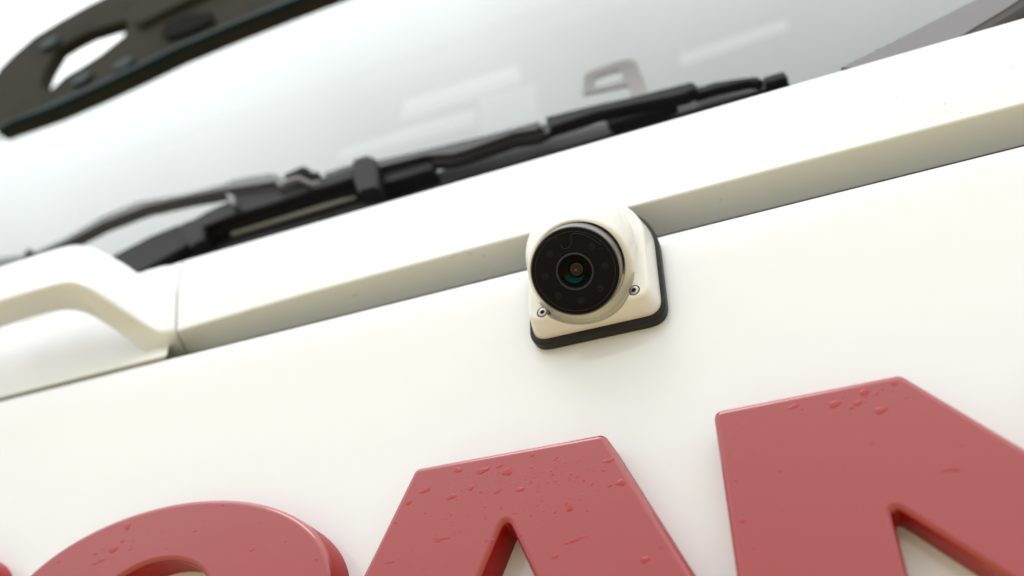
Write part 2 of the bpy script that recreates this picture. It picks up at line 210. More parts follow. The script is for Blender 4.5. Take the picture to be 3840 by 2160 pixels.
GLASS={'refl_outline': [(-0.0361, 0.1221, 0.2869),(-0.0375, 0.1354, 0.325),(-0.0336, 0.1373, 0.3303),(-0.0062, 0.1383, 0.3333),(0.0044, 0.1361, 0.327),(0.0088, 0.1327, 0.3172),(0.0148, 0.1198, 0.2804),(0.0202, 0.108, 0.2466),(0.0064, 0.1087, 0.2488),(0.0024, 0.1191, 0.2786),(-0.0176, 0.1208, 0.2834)], 'refl_outline_hole': [(-0.0263, 0.1239, 0.2922),(-0.0281, 0.1303, 0.3104),(-0.0245, 0.1316, 0.3141),(-0.0107, 0.132, 0.3154),(-0.0047, 0.1305, 0.3111),(-0.0021, 0.125, 0.2952),(-0.0059, 0.1233, 0.2903)], 'refl_bar1': [(-0.4211, 0.4673, 0.78),(-0.2351, 0.468, 0.78),(-0.2377, 0.49, 0.78),(-0.4401, 0.4926, 0.78)], 'refl_bar2': [(-0.4328, 0.5187, 0.78),(-0.3279, 0.5236, 0.78),(-0.3376, 0.5451, 0.78),(-0.4706, 0.5363, 0.78),(-0.5761, 0.5272, 0.78),(-0.5509, 0.5227, 0.78)], 'refl_bar3': [(-0.0071, 0.5415, 0.78),(0.1466, 0.5364, 0.78),(0.1471, 0.5469, 0.78),(-0.0079, 0.5539, 0.78)], 'refl_pane': [(-0.3135, 0.5065, 0.78),(-0.2236, 0.5109, 0.78),(-0.2403, 0.5706, 0.78),(-0.3403, 0.5663, 0.78)]}
DROPS=[('A', -0.0689, -0.0972, 0.00229, 0.00118),('A', -0.0559, -0.0997, 0.00317, 0.00145),('A', -0.0475, -0.0989, 0.00166, 0.0008),('A', -0.0439, -0.1026, 0.00291, 0.00161),('A', -0.0855, -0.1046, 0.0033, 0.00103),('A', -0.0619, -0.1075, 0.00156, 0.00107),('A', -0.0717, -0.11, 0.00226, 0.00136),('A', -0.0567, -0.1101, 0.00147, 0.00049),('A', -0.0484, -0.1113, 0.00224, 0.00077),('A', -0.0375, -0.1122, 0.00198, 0.00118),('A', -0.0937, -0.1091, 0.00141, 0.00131),('A', -0.0996, -0.1147, 0.00332, 0.00173),('A', -0.0145, -0.1244, 0.002, 0.00164),('A', -0.0158, -0.1224, 0.00087, 0.00099),('A', 0.0043, -0.1058, 0.00266, 0.00089),('A', 0.0018, -0.1099, 0.00086, 0.00061),('A', 0.0091, -0.117, 0.00214, 0.00145),('A', 0.0043, -0.1174, 0.00124, 0.00073),('A', -0.0314, -0.0965, 0.00144, 0.00072),('A', -0.0752, -0.1293, 0.00404, 0.00068),('A', -0.0777, -0.1301, 0.00184, 0.00061),('A', -0.0135, -0.1394, 0.00389, 0.00082),('A', -0.0083, -0.1384, 0.00193, 0.00044),('A', -0.0217, -0.1451, 0.0017, 0.00087),('A', 0.0169, -0.1517, 0.00199, 0.0013),('A', -0.0399, -0.1228, 0.00098, 0.00047),('A', -0.0074, -0.113, 0.00101, 0.00061),('A', -0.0103, -0.1106, 0.00115, 0.00061),('A', -0.0038, -0.1153, 0.0008, 0.00067),('A', -0.0093, -0.1216, 0.001, 0.0004),('A', -0.0212, -0.1255, 0.00094, 0.00053),('A', -0.0537, -0.1333, 0.00106, 0.00073),('A', -0.0506, -0.1335, 0.00091, 0.00066),('A', -0.1018, -0.1366, 0.00266, 0.00061),('A', -0.0372, -0.1335, 0.00123, 0.00039),('A', 0.0238, -0.1476, 0.00108, 0.0006),('A', -0.0218, -0.1079, 0.00076, 0.00062),('A', -0.0321, -0.1024, 0.00086, 0.0005),('A', -0.0195, -0.0997, 0.00084, 0.0005),('A', -0.1001, -0.1183, 0.00086, 0.0005),('A', -0.0067, -0.1269, 0.00085, 0.00045),('N', 0.126, -0.094, 0.00147, 0.00096),('N', 0.1142, -0.0954, 0.00213, 0.00144),('N', 0.1186, -0.0968, 0.00085, 0.00068),('N', 0.102, -0.0983, 0.00264, 0.00151),('N', 0.1107, -0.0996, 0.0019, 0.00122),('N', 0.108, -0.1011, 0.00115, 0.00088),('N', 0.0857, -0.0961, 0.00261, 0.00091),('N', 0.1186, -0.1046, 0.00236, 0.00167),('N', 0.1289, -0.1013, 0.00078, 0.0004),('N', 0.0707, -0.0942, 0.00219, 0.00078),('N', 0.0753, -0.1233, 0.00089, 0.00065),('N', 0.0575, -0.1414, 0.00118, 0.00093),('N', 0.1368, -0.1335, 0.00307, 0.00085),('N', 0.139, -0.1341, 0.00102, 0.00079),('N', 0.1318, -0.1631, 0.00147, 0.00122),('N', 0.1122, -0.1179, 0.00067, 0.00052),('N', 0.0604, -0.1533, 0.00075, 0.00042),('N', 0.0575, -0.1242, 0.00073, 0.00065),('N', 0.1433, -0.1249, 0.00067, 0.0005),('N', 0.087, -0.0924, 0.00073, 0.00042),('C', -0.2699, -0.1067, 0.0037, 0.0017),('C', -0.2641, -0.0949, 0.00226, 0.00194),('C', -0.2819, -0.1074, 0.00205, 0.00067),('C', -0.2652, -0.103, 0.00168, 0.00076),('C', -0.2761, -0.1118, 0.00281, 0.00085),('C', -0.28, -0.113, 0.00226, 0.00066),('C', -0.2031, -0.0928, 0.00073, 0.00073),('C', -0.2582, -0.1085, 0.00121, 0.00047),('C', -0.2338, -0.1114, 0.00085, 0.00045),('C', -0.1795, -0.1199, 0.00145, 0.00059),('C', -0.3066, -0.1087, 0.00106, 0.00049),('C', -0.2176, -0.1045, 0.00136, 0.00054),('C', -0.141, -0.1299, 0.00098, 0.00055),('C', -0.1606, -0.1184, 0.00066, 0.00041)]
FACE={'led': [(0.00886, 0.01058),(0.01427, 0.00019),(0.01062, -0.01022),(0.00027, -0.01457),(-0.01092, -0.01079),(-0.01636, -0.00011),(-0.01293, 0.01029)], 'seam1': [(-0.01707, 0.01322),(-0.01459, 0.01521),(-0.01174, 0.0167),(-0.00905, 0.01754),(-0.00679, 0.01752),(-0.00608, 0.01693),(-0.00653, 0.01623)], 'seam2': [(-0.00469, 0.01393),(-0.00462, 0.01248),(-0.00359, 0.01148),(-0.00196, 0.01129),(-0.00043, 0.0124),(0.00053, 0.01434),(0.00053, 0.01637),(0.00116, 0.01757),(0.00295, 0.01773),(0.00618, 0.01672),(0.01035, 0.01392),(0.0142, 0.00993)], 'c': (-0.00068, -0.00028), 'r': (0.02011, -0.00523), 'l': (-0.02232, 0.00486), 't': (0.004, 0.01923), 'b': (-0.00538, -0.01985), 'lens': (-0.00089, -0.00057), 'lens_r': (0.00815, -0.00272), 'red': (-0.00088, -0.00023)}
ZB=[(-0.6977, 0.0736),(-0.4151, 0.0834),(-0.3812, 0.0844),(-0.366, 0.0848),(-0.3557, 0.0835),(-0.3476, 0.0805),(-0.3403, 0.0769),(-0.3295, 0.0701),(-0.3162, 0.0615),(-0.3046, 0.0531),(-0.2959, 0.0467),(-0.2832, 0.0444)]
ZT=[(-0.8274, 0.1622),(-0.4928, 0.1652),(-0.4533, 0.1657),(-0.4355, 0.1659),(-0.418, 0.1648),(-0.4065, 0.1613),(-0.3916, 0.1536),(-0.3761, 0.1427),(-0.3529, 0.1258),(-0.3389, 0.1159),(-0.3289, 0.1188),(-0.3135, 0.1231)]
ZI=[(-0.7472, 0.0735),(-0.4517, 0.0895),(-0.4249, 0.091),(-0.3979, 0.0904),(-0.3835, 0.0875),(-0.3683, 0.081),(-0.3522, 0.0712),(-0.3372, 0.0605),(-0.3222, 0.0504),(-0.3154, 0.0454)]
# ================================================================ the setting
mesh_obj('ground',[(-60,-60,-1.75),(60,-60,-1.75),(60,60,-1.75),(-60,60,-1.75)],[(0,1,2,3)],GROUND,smooth=0,kind='structure')

# ================================================================ the truck
truck=empty('truck',(0,.6,-1.75),label='white truck cab front with red raised letters, wiper and dark sun visor',category='truck')
def bow(x): return .12*max(0,abs(x)-.6)**2
XS=[-1.25+.05*i for i in range(51)]
# front panel: sheet with a rolled top edge
prof=[(0,-.95),(0,-.5),(0,-.2),(0,.0),(.0,.0190),(.0004,.0212),(.0014,.0228),(.003,.0235),(.0045,.0235),(.0045,-.2),(.0045,-.95)]
mesh_obj('front_panel',*loft([[V(x,y+bow(x),z) for y,z in prof] for x in XS],close_v=True,caps=True),WHITE,truck)
# fascia above the panel: lofted box section, one long beam and an arched end piece
BB=[(-1.2,.118),(-.5,.1205),(-.4687,.121),(-.4313,.1218),(-.415,.1215),(-.4033,.1195),(-.3813,.1095),(-.3582,.0934),(-.31,.0562),(-.300,.0500),(-.292,.0472),(-.284,.0467),(-.25,.0478),(-.178,.0497),(0,.0508),(1.25,.0508)]
BT=[(-1.2,.172),(-.6,.1762),(-.5094,.1776),(-.4687,.1781),(-.445,.1779),(-.4325,.1768),(-.4207,.1732),(-.4053,.1652),(-.3894,.1545),(-.3580,.1315),(-.3520,.1275),(-.3470,.1257),(-.30,.1256),(1.25,.1259)]
BI=[(-1.2,.120),(-.5041,.1246),(-.4748,.1256),(-.455,.1258),(-.4453,.1250),(-.4296,.1218),(-.413,.1152),(-.3953,.1045),(-.3718,.0873),(-.335,.0600),(-.322,.0530),(-.31,.0518),(-.29,.0520),(0,.0520),(1.25,.0520)]
ZT+=[(-.2845,.1256)]; ZB=[p for p in ZB if p[0]<-.29]+[(-.2845,.0467)]; ZI+=[(-.2845,.0455)]
SEAM=-.2845
def section(x,arch=False):
    b=bow(x)
    if arch:
        g=lambda T:sum(w_*interp(T,x+o*.0035) for o,w_ in ((-2,.1),(-1,.24),(0,.32),(1,.24),(2,.1)))
        zt,zb,zi=interp(ZT,x) if x>-.345 else g(ZT),g(ZB),g(ZI)
        t_=max(0,min(1,(-.296-x)/.055)); s=-.035*t_*t_*(3-2*t_)
        q=max(0,min(1,(SEAM-x)/.045)); q=q*q*(3-2*q)
    else: zt,zb,zi,s,q=interp(BT,x),interp(BB,x),interp(BI,x),0,0
    h=zt-zb; yi=.0285*(1-q)+.036*q+s; zi=.0455*(1-q)+zi*q
    y1,y2=(.070-.030*q,.065-.026*q)
    raw=[(y1+.3*s,zt-.012+.008*q,.002),(.026+.3*s,zt-.0012,.003),(.019+.3*s,zt-.002,.004),(.0095+.65*s,zb+h*.52,.02),(.004+s,zb,.0045 if arch else .0016),(yi-.002,zi-.0006,.0012),(yi,zi,.001),(yi+.004,zi+.022,.003),(y2+.3*s,zt-.03 if zt-.03>zi+.024 else zi+.024,.003)]
    f=math.exp(-((x-SEAM)/.03)**2)
    return [V(x-f*(.35*max(0,min(p[1],.12)-.0467)+.38*max(0,min(p[0],.036)-.004)*(p[1]<.06)),p[0]+b,p[1]) for p in fillet(raw,.002,4)]
def xs_range(a,b,step,fine):
    o=[]; x=a
    while x<b-1e-6:
        o.append(x); x+=fine if -.48<x<-.27 else step
    return o+[b]
mesh_obj('fascia_beam',*loft([section(x) for x in xs_range(SEAM+.0007,1.25,.04,.006)],close_v=True,caps=True),WHITE2,truck,label='long white fascia beam under the windscreen')
mesh_obj('fascia_arch',*loft([section(x,True) for x in xs_range(-1.25,SEAM-.0007,.03,.004)],close_v=True,caps=True),WHITE2,truck,label='white arched end piece of the fascia')
# cowl seen through the arch
prof=[(.0105,.0312),(.0085,.0318),(.0080,.0326),(.0088,.0345),(.0290,.0670),(.0420,.0880),(.0560,.110),(.070,.160),(.075,.160),(.036,.066),(.0130,.0318)]
mesh_obj('cowl_panel',*loft([[V(x if x<-.3 else -.2830-1.06*y,y+bow(x),z) for y,z in prof] for x in [-1.25+.05*i for i in range(18)]+[-.385,-.25]],close_v=True,caps=True),COWL,truck)
mesh_obj('gap_dark_strip',*loft([[V(x,y+bow(x),z) for y,z in ((.0110,-.02),(.0110,.0300),(.0118,.0310),(.0125,.0310),(.0125,-.02))] for x in XS if x<-.3],close_v=True,caps=True),RUBBER,truck)  # dark strip added behind the panel gap to make its shade
mesh_obj('backing_panel',*loft([[V(x,y+bow(x),z) for y,z in ((.0305,-.10),(.0305,.0453),(.0335,.0458),(.0335,-.10))] for x in [-.288+.0615*i for i in range(26)]],close_v=True,caps=True),WHITE,truck)
# windscreen
GK=.35; GN=V(0,-1,GK).normalized()
def gy(x,z): return .075+GK*(z-.15)+.02*max(0,abs(x)-.45)**2
gx=[-1.15+.05*i for i in range(47)]; gz=[.08+.05*i for i in range(19)]
nf=len(gx)*len(gz); vs_=[V(x,gy(x,z),z) for x in gx for z in gz]+[V(x,gy(x,z)+.006,z) for x in gx for z in gz]
fs=[];fm=[]; n=len(gz)
for i in range(len(gx)-1):
    for j in range(n-1):
        a=i*n+j; fs.append((a,a+1,a+n+1,a+n)); fm.append(0)
        fs.append((nf+a,nf+a+n,nf+a+n+1,nf+a+1)); fm.append(1)
for i in range(len(gx)-1):
    for j in (0,n-1): a=i*n+j; fs.append((a,a+n,nf+a+n,nf+a)); fm.append(1)
for j in range(n-1):
    for i in (0,len(gx)-1): a=i*n+j; fs.append((a,a+1,nf+a+1,nf+a)); fm.append(1)
mesh_obj('windscreen',vs_,fs,None,truck,35,mats=[GLASSM,GLASSIN],fm=fm)
# cab shell behind the windscreen
prof=[(.083,.072),(.083,-.30),(1.7,-.30),(1.7,1.01),(.381,.995),(.381,1.020),(1.73,1.04),(1.73,-.33),(.079,-.33),(.079,.072)]
vs_,fs=loft([[V(x,y,z) for y,z in prof] for x in (-1.2,1.2)],close_v=True)
side=[(.083,.072),(.083,-.30),(1.7,-.30),(1.7,1.01),(.381,.995)]
for s in (-1,1):
    b=len(vs_)
    vs_+=[V(s*1.199,y,z) for y,z in side]+[V(s*1.17,y,z) for y,z in side]
    fs.append(tuple(b+i for i in range(5))); fs.append(tuple(b+5+i for i in range(5)))
    for i in range(5): fs.append((b+i,b+(i+1)%5,b+5+(i+1)%5,b+5+i))
shell=mesh_obj('cab_shell',vs_,fs,LINER,truck,30)
slab('overhead_console',[V(-1.1,.40,.792),V(1.1,.40,.792),V(1.1,.95,.792),V(-1.1,.95,.792)],(0,0,1),.22,LINER,shell,.02)
for nm,key,m in (('reflected_bar','refl_bar1',REFLBAR),('reflected_bar','refl_bar2',REFLBAR),('reflected_bar','refl_bar3',REFLBAR),('reflected_pane','refl_pane',REFLPANE)):
    slab(nm,GLASS[key],(0,0,1),.012,m,shell,.002)  # added glowing slabs in place of reflections on the windscreen
# flat grey outline on the glass, painted in place of a dark reflection
def plane_slab(name,outer,hole,dirv,th,mat_,parent):
    """planar outline with one opening, given thickness (bridged ring + sides)"""
    bm=bmesh.new(); loops=[]
    for d in (0,th):
        L=[]
        for poly in (outer,hole):
            vv=[bm.verts.new(Vector(p)+Vector(dirv)*d) for p in poly]
            ee=[bm.edges.new((vv[i],vv[(i+1)%len(vv)])) for i in range(len(vv))]; L.append((vv,ee))
        bmesh.ops.triangle_fill(bm,edges=L[0][1]+L[1][1],use_beauty=True); loops.append(L)
    for k in (0,1):
        a=loops[0][k][0]; b=loops[1][k][0]
        for i in range(len(a)): bm.faces.new((a[i],a[(i+1)%len(a)],b[(i+1)%len(a)],b[i]))
    bm.verts.index_update(); vs_=[v.co.copy() for v in bm.verts]; fs=[tuple(v.index for v in f.verts) for f in bm.faces]; bm.free()
    return mesh_obj(name,vs_,fs,mat_,parent,30)
plane_slab('windscreen_reflection',GLASS['refl_outline'],GLASS['refl_outline_hole'],-GN,.0005,REFLGREY,truck)
# ---- wiper
arm=slab('wiper_arm',WIPER_T['arm'][0],-GN,WIPER_T['arm'][1],WIPERARM,truck,.0045,4,label='curved grey wiper arm')
for nm,key,m,b in (('arm_clip','arm_clip',WIPER,.001),('hinge_hole','adaptor_hole',DARK,.0008),('adaptor_lip','adaptor_lip',WIPERLIP,.0008),('adaptor_tab','adaptor_tab',WIPERLIP,.001),('adaptor','adaptor',WIPER,.0015)):  # the black piece paints the shade of the open hinge hole
    slab(nm,WIPER_T[key][0],-GN,WIPER_T[key][1],m,arm,b)
blade=slab('wiper_blade',WIPER_T['rubber'][0],-GN,WIPER_T['rubber'][1],RUBBER,truck,.001,label='black wiper blade resting along the bottom of the windscreen')
for nm,key,m,b in (('bridge','bridge',WIPERBR,.005),('bridge_groove','bridge_groove',DARK,.001),('bridge_rib','bridge_rib',WIPER,.0015),('clip_block','clip_block',WIPER,.0015),('end_block','end_block',WIPER,.0015),('yoke','yoke_end',WIPER,.0015),('claw','claw',WIPER,.001),('claw','claw_tip',WIPER,.001),('end_cap','end_cap',WIPER,.001),('clip_block','clip',WIPER,.0015),('yoke','lower_yoke',WIPER,.0015),('steel_strip','steel_strip',STRIP,.0006),('steel_strip','steel_strip2',STRIP,.0006)):
    slab(nm,WIPER_T[key][0],-GN,WIPER_T[key][1],m,blade,b)
arm2=slab('wiper_arm',ARM2['face'][0],-GN,ARM2['face'][1],WIPERLIP,truck,.003,label='broad grey wiper arm rising at the far right end of the windscreen')
slab('arm_groove',ARM2['groove'][0],-GN,ARM2['groove'][1],DARK,arm2,.001)
slab('arm_underside',ARM2['lower'][0],-GN,ARM2['lower'][1],WIPER,arm2,.002)
# ---- sun visor
lo=VISOR['low']; up=VISOR['up']
outer=[Vector(p) for p in up]+[V(.9,up[-1][1],up[-1][2]),V(.9,lo[-1][1],lo[-1][2])]+[Vector(p) for p in lo[::-1]]
VD=V(0,.9988,.05)
visor=plane_slab('sun_visor',outer,VISOR['hole'],VD,.014,VISOR_M,truck); visor['label']='dark brown smoked sun visor with an opening at its end'
bt=VISOR['band_top']
band=[Vector(p) for p in bt]+[V(.9,bt[-1][1],bt[-1][2]),V(.9,lo[-1][1]-.006,lo[-1][2])]+[Vector(p)-VD*.006 for p in lo[1:][::-1]]
slab('visor_edge',band,VD,.006,VISOR_B,visor,.002)
slab('lamp_recess',VISOR['recess'],VD,.006,DARK,visor,.001)
slab('visor_rail',VISOR['rail'],VD,.012,VISOR_M,visor,.002)
for p in VISOR['clips']:
    p=Vector(p); slab('visor_clip',[p+V(a*.013,0,b*.009) for a,b in circle(0,0,1,1,10)],VD,.006,VISOR_B,visor,.001)
# ---- letters
YF=-.018
def fwd(x,z): k=(.3721-.018)/(.3721-.014); return (.1075+(x-.1075)*k,-.2838+(z+.2838)*k)
ZT_,ZBOT=-.0917,-.1890
def letter(name,outl,lab):
    o=plate(name,[[fwd(*p) for p in q] for q in outl],(.0030),YF,.0028,RED,truck,label=lab)
    o.data.materials.append(REDSIDE)
    for p in o.data.polygons:
        if abs(p.normal.y)<.2: p.material_index=1
    return o
LET={}
def A_shape(dx):
    cx=-.0445+dx; h=ZT_-ZBOT; tw=.0474; s=.480
    oc=[(cx-tw,ZT_),(cx+tw,ZT_),(cx+tw+s*h,ZBOT),(cx+tw+s*h-.050,ZBOT),(cx+.0255,-.176),(cx-.0255,-.176),(cx-tw-s*h+.050,ZBOT),(cx-tw-s*h,ZBOT)]
    ic=[(cx,-.1235),(cx+.0178,-.163),(cx-.0178,-.163)]
    return [fillet(oc,.0045,8),fillet(ic,.0030,8)]
LET['A']=letter('letter',A_shape(0),'glossy red raised letter A below the camera, wet with drops')
N0=.0521
LET['N']=letter('letter',[fillet([(N0,ZT_+.001),(.1293,ZT_+.0020),(.1905,-.1605),(.1905,ZT_+.001),(.2510,ZT_+.001),(.2510,ZBOT),(.1565,ZBOT),(.1128,-.1430,.0026),(.1132,ZBOT),(N0,ZBOT)],.0045,8)],'glossy red raised letter N at the lower right')
ccx,ccz=-.2370,-.1415
sa,sb=math.degrees(math.asin(-.007/.0552)),math.degrees(math.asin(.023/.0552)); si,sj=math.degrees(math.asin(-.007/.0238)),math.degrees(math.asin(.019/.0238))
oc=[(ccx+.1045*math.cos(R(a)),ccz+.0552*math.sin(R(a))) for a in [sa+(360-sb-sa)*k/90 for k in range(91)]]
ic=[(ccx+.0365*math.cos(R(a)),ccz+.0238*math.sin(R(a))) for a in [360-sj-(360-sj-si)*k/48 for k in range(49)]]
LET['C']=letter('letter',[oc+ic],'glossy red raised letter C at the lower left')
# S (only its right shoulder reaches the picture), I and the last A, out to the right
sx=-.4600
def arc(cx,cz,rx,rz,a0,a1,n=26): return [(cx+rx*math.cos(R(a0+(a1-a0)*k/(n-1))),cz+rz*math.sin(R(a0+(a1-a0)*k/(n-1)))) for k in range(n)]
S_out=arc(sx+.058,-.1150,.0455,.0270,0,90)+arc(sx-.058,-.1150,.0455,.0270,90,250)+[(sx,-.1520)]+[(sx+.030,-.1560),(sx+.020,-.1640)]+[(sx-.045,-.1640),(sx-.045,-.1570),(sx-.1035,-.1570)]+arc(sx-.058,-.1640,.0455,.0270,180,270)+arc(sx+.058,-.1640,.0455,.0270,-90,70)+[(sx,-.1270),(sx-.030,-.1230),(sx-.020,-.1150),(sx+.045,-.1150),(sx+.045,-.1190),(sx+.1035,-.1190)]
letter('letter',[S_out],'glossy red raised letter S, only its edge showing at the bottom left corner')
letter('letter',[fillet([(.263,ZT_+.001),(.323,ZT_+.001),(.323,ZBOT),(.263,ZBOT)],.0022)],'glossy red raised letter I next to the letter N')
letter('letter',A_shape(.4830),'glossy red raised last letter A at the right end')
# ---- water on the letters
def drop_geo(cx,cz,rx,rz,rnd,n=16,h=None,ang=0):
    h=h or min(rx,rz)*.08; ph=[rnd.uniform(0,6.28) for _ in range(3)]; am=[rnd.uniform(.08,.24),rnd.uniform(.04,.16),rnd.uniform(.02,.08)]
    vs_=[];fs=[]; ca,sa_=math.cos(ang),math.sin(ang)
    for k,(rr,hh) in enumerate(((1,0),(.86,.52),(.6,.84),(.3,.97))):
        for i in range(n):
            a=6.2832*i/n; w_=1+rr*(am[0]*math.sin(2*a+ph[0])+am[1]*math.sin(3*a+ph[1])+am[2]*math.sin(5*a+ph[2]))
            u=rx*rr*w_*math.cos(a); v=rz*rr*w_*math.sin(a)
            vs_.append(V(cx+u*ca-v*sa_,YF+.00006-h*hh-.00008,cz+u*sa_+v*ca))
    vs_.append(V(cx,YF-h-.00002,cz))
    for k in range(3):
        for i in range(n): fs.append((k*n+i,k*n+(i+1)%n,(k+1)*n+(i+1)%n,(k+1)*n+i))
    for i in range(n): fs.append((3*n+i,3*n+(i+1)%n,4*n))
    return vs_,fs
rnd=random.Random(3)
def inside(L,x,z,m=.0015):
    if L=='A':
        d=ZT_-z; c=abs(x+.0445)
        return d>m+.002 and c<.0474+.48*d-m*1.5 and not (z<-.1235+m and c<.45*(-.1235-z)+m*2)
    if L=='N':
        ok=x>N0+m+.001 and z<ZT_-m-.001 and not (x>.1293-m and z>ZT_-(x-.1293+m)*1.12-m)
        return ok and not (x>.1128-m*1.5 and z<-.1430-(x-.1128)*1.03+m*2.5)
    return ((x+.237)/.1045)**2+((z+.142)/.0552)**2<.90 and ((x+.237)/.0365)**2+((z+.142)/.0238)**2>1.2
for L,x,z,rx,rz in DROPS:
    if not inside(L,x,z,max(rx,rz)*.7): continue
    x,z=fwd(x,z)
    mesh_obj('water_drop',*drop_geo(x,z,rx,rz,rnd,ang=rnd.uniform(-.1,.25)),WET,LET[L],60)
def fine(L,clusters):
    vs_=[];fs=[]
    for cx,cz,sx_,sz_,n,r0,r1 in clusters:
        for _ in range(n):
            px_,pz_=cx+rnd.gauss(0,sx_),cz+rnd.gauss(0,sz_)
            if not inside(L,px_,pz_): continue
            b=len(vs_); r=rnd.uniform(r0,r1)*rnd.uniform(.6,1.2)
            v,f=drop_geo(*fwd(px_,pz_),r*rnd.uniform(.9,1.8),r,rnd,8,r*.2)
            vs_+=v; fs+=[tuple(i+b for i in q) for q in f]
    mesh_obj('fine_water_drops',vs_,fs,WET,LET[L],60,kind='stuff')
fine('A',[(-.014,-.1095,.0065,.006,55,.00018,.00042),(-.052,-.1045,.016,.005,60,.00015,.00035),(-.062,-.118,.016,.007,50,.00015,.0004),(-.027,-.115,.004,.008,26,.00018,.0004),(-.083,-.135,.007,.008,30,.00012,.0003),(-.04,-.128,.025,.008,16,.0002,.0004)])
fine('N',[(.112,-.0975,.012,.003,26,.00015,.00045),(.066,-.103,.008,.006,26,.00012,.0003),(.072,-.13,.012,.012,22,.00012,.00035)])
fine('C',[(-.26,-.107,.018,.008,30,.00012,.0004),(-.20,-.105,.02,.006,14,.00012,.0003),(-.18,-.115,.012,.008,16,.00012,.0003)])

# ================================================================ the camera
cm=empty('vehicle_camera',(0,0,-.03),label='small white surveillance camera with black lens face, screwed onto the white panel',category='camera')
CX=.0004
PH=V(-.0006,-.0275,-.0066); N_=V(.0713,-.6783,-.7314); U_=V(.0764,-.7273,.6820); X_=V(.9945,.1045,0); PD=V(.0003,-.0360,-.0158)
PR=PH-U_*.0020+X_*.0006
def dshape(hw,bot,zc,rt,rb,n=28):
    o=[(CX+rt*math.cos(R(a)),zc+rt*math.sin(R(a))) for a in [180*k/n for k in range(n+1)]]

    c=fillet([(CX-hw,zc),(CX-hw,bot),(CX+hw,bot),(CX+hw,zc)],rb,8)
    # keep only the two lower rounded corners
    k=9; return o+c[k:3*k]
plate('rubber_gasket',[dshape(.0356,-.0328,.0115,.0356,.0105)],.0005,-.0062,.0012,RUBBER,cm)
def taper(v):
    s=max(0,min(1,(-v.y-.006)/.013)); return V(CX+(v.x-CX)*(1-.072*s),v.y,.008+(v.z-.008)*(1-.072*s))
scr=[(-.0230,-.0226),(.0240,-.0222)]
def untaper(x,z): return (CX+(x-CX)/.928,.008+(z-.008)/.928)
def drow(y,i):
    return [taper(V(x,y,z)) for x,z in dshape(.0336-i,-.0298+i,.0115,.0336-i,max(.002,.0085-i))]
bb=.0018
brow=[drow(-.0060,0),drow(-.0100,0),drow(-.0140,0)]+[drow(-.0192+bb*(1-math.sin(R(a))),bb*(1-math.cos(R(a)))) for a in (0,22.5,45,67.5,90)]
base=mesh_obj('camera_base',*loft(brow,close_v=True,caps=True),CAMWHITE,cm,35)
# round pocket in the base under the hood
def cut(o,verts,faces,K=100):
    loc=WL[o.name]; obs=[]
    for vv,ff in (([(v.co+loc)*K for v in o.data.vertices],[tuple(p.vertices) for p in o.data.polygons]),([Vector(v)*K for v in verts],faces)):
        me=bpy.data.meshes.new('t'); me.from_pydata(vv,[],ff)
        bm=bmesh.new(); bm.from_mesh(me); bmesh.ops.recalc_face_normals(bm,faces=bm.faces); bm.to_mesh(me); bm.free()
        c=bpy.data.objects.new('t',me); col.objects.link(c); obs.append(c)
    md=obs[0].modifiers.new('b','BOOLEAN'); md.object=obs[1]; md.operation='DIFFERENCE'; md.solver='EXACT'
    bpy.context.view_layer.update()
    nm=bpy.data.meshes.new_from_object(obs[0].evaluated_get(bpy.context.evaluated_depsgraph_get())); nm.name=o.name
    for v in nm.vertices: v.co=v.co/K-loc
    nm.materials.clear()
    for m in o.data.materials: nm.materials.append(m)
    o.data=nm
    for p in nm.polygons: p.material_index=0
    nm.shade_smooth(); nm.set_sharp_from_angle(angle=R(35))
    for p in nm.polygons:
        if abs(p.normal.y)>.999: p.use_smooth=False
    for c in obs: bpy.data.objects.remove(c)
rows=[[PR+X_*(.02662*math.cos(6.28318*i/64))+U_*(.02662*math.sin(6.28318*i/64))+N_*hh for i in range(64)] for hh in (-.0003,.03)]
cut(base,*loft(rows,close_v=True,caps=True))
for s in scr: cut(base,*loft([[V(s[0]+.0031*math.cos(6.28318*i/24),y,s[1]+.0031*math.sin(6.28318*i/24)) for i in range(24)] for y in (-.0163,-.03)],close_v=True,caps=True))
# hood: surface running from the tilted front ring back to the arched base
def smooth(t): t=max(0,min(1,t)); return t*t*(3-2*t)
rows=[]
NA_=72
for i in range(NA_):
    a=6.28318*i/NA_; c,s=math.cos(a),math.sin(a)
    P0=PR+X_*(.0268*c)+U_*(.0268*s)-N_*.0030
    k=smooth((s+.35)/.75)
    P1u=V(CX+.0240*c,-.0150,.0102+.0373*max(s,-.2))
    P1l=P0-N_*((P0.y+.009)/N_.y) if P0.y<-.009 else P0-N_*.001
    P1=P1l.lerp(P1u,k)
    rad=(X_*c+U_*s)
    C1=P0+(-N_*.6+rad*.318*k+V(0,0,.25*max(0,s))).normalized()*(.0153*k+.004)
    C2=P1+V(0,-.020*k,.002*k)-rad*.0035*k
    row=[PH+rad*.0226-N_*.012,PH+rad*.0226-N_*.0006,PH+rad*.0231+N_*.0002,PR+rad*.0242+N_*.0002,PR+rad*.0253-N_*.0003,PR+rad*.0262-N_*.0012]
    for q in range(15):
        t_=q/14; row.append(P0*(1-t_)**3+C1*3*t_*(1-t_)**2+C2*3*t_*t_*(1-t_)+P1*t_**3)
    row.append(P1+V(0,.006,0)-rad*.001)
    rows.append(row)
mesh_obj('camera_hood',*loft(rows,close_u=True),CAMWHITE,cm,50)
def lathe(name,prof,mat_,parent,n=48,smooth_=35,centre=None,**kw):
    c0=centre or PD
    rows=[[c0+X_*(r*math.cos(6.28318*i/n))+U_*(r*math.sin(6.28318*i/n))+N_*h for r,h in prof] for i in range(n)]
    return mesh_obj(name,*loft(rows,close_u=True),mat_,parent,smooth_,**kw)
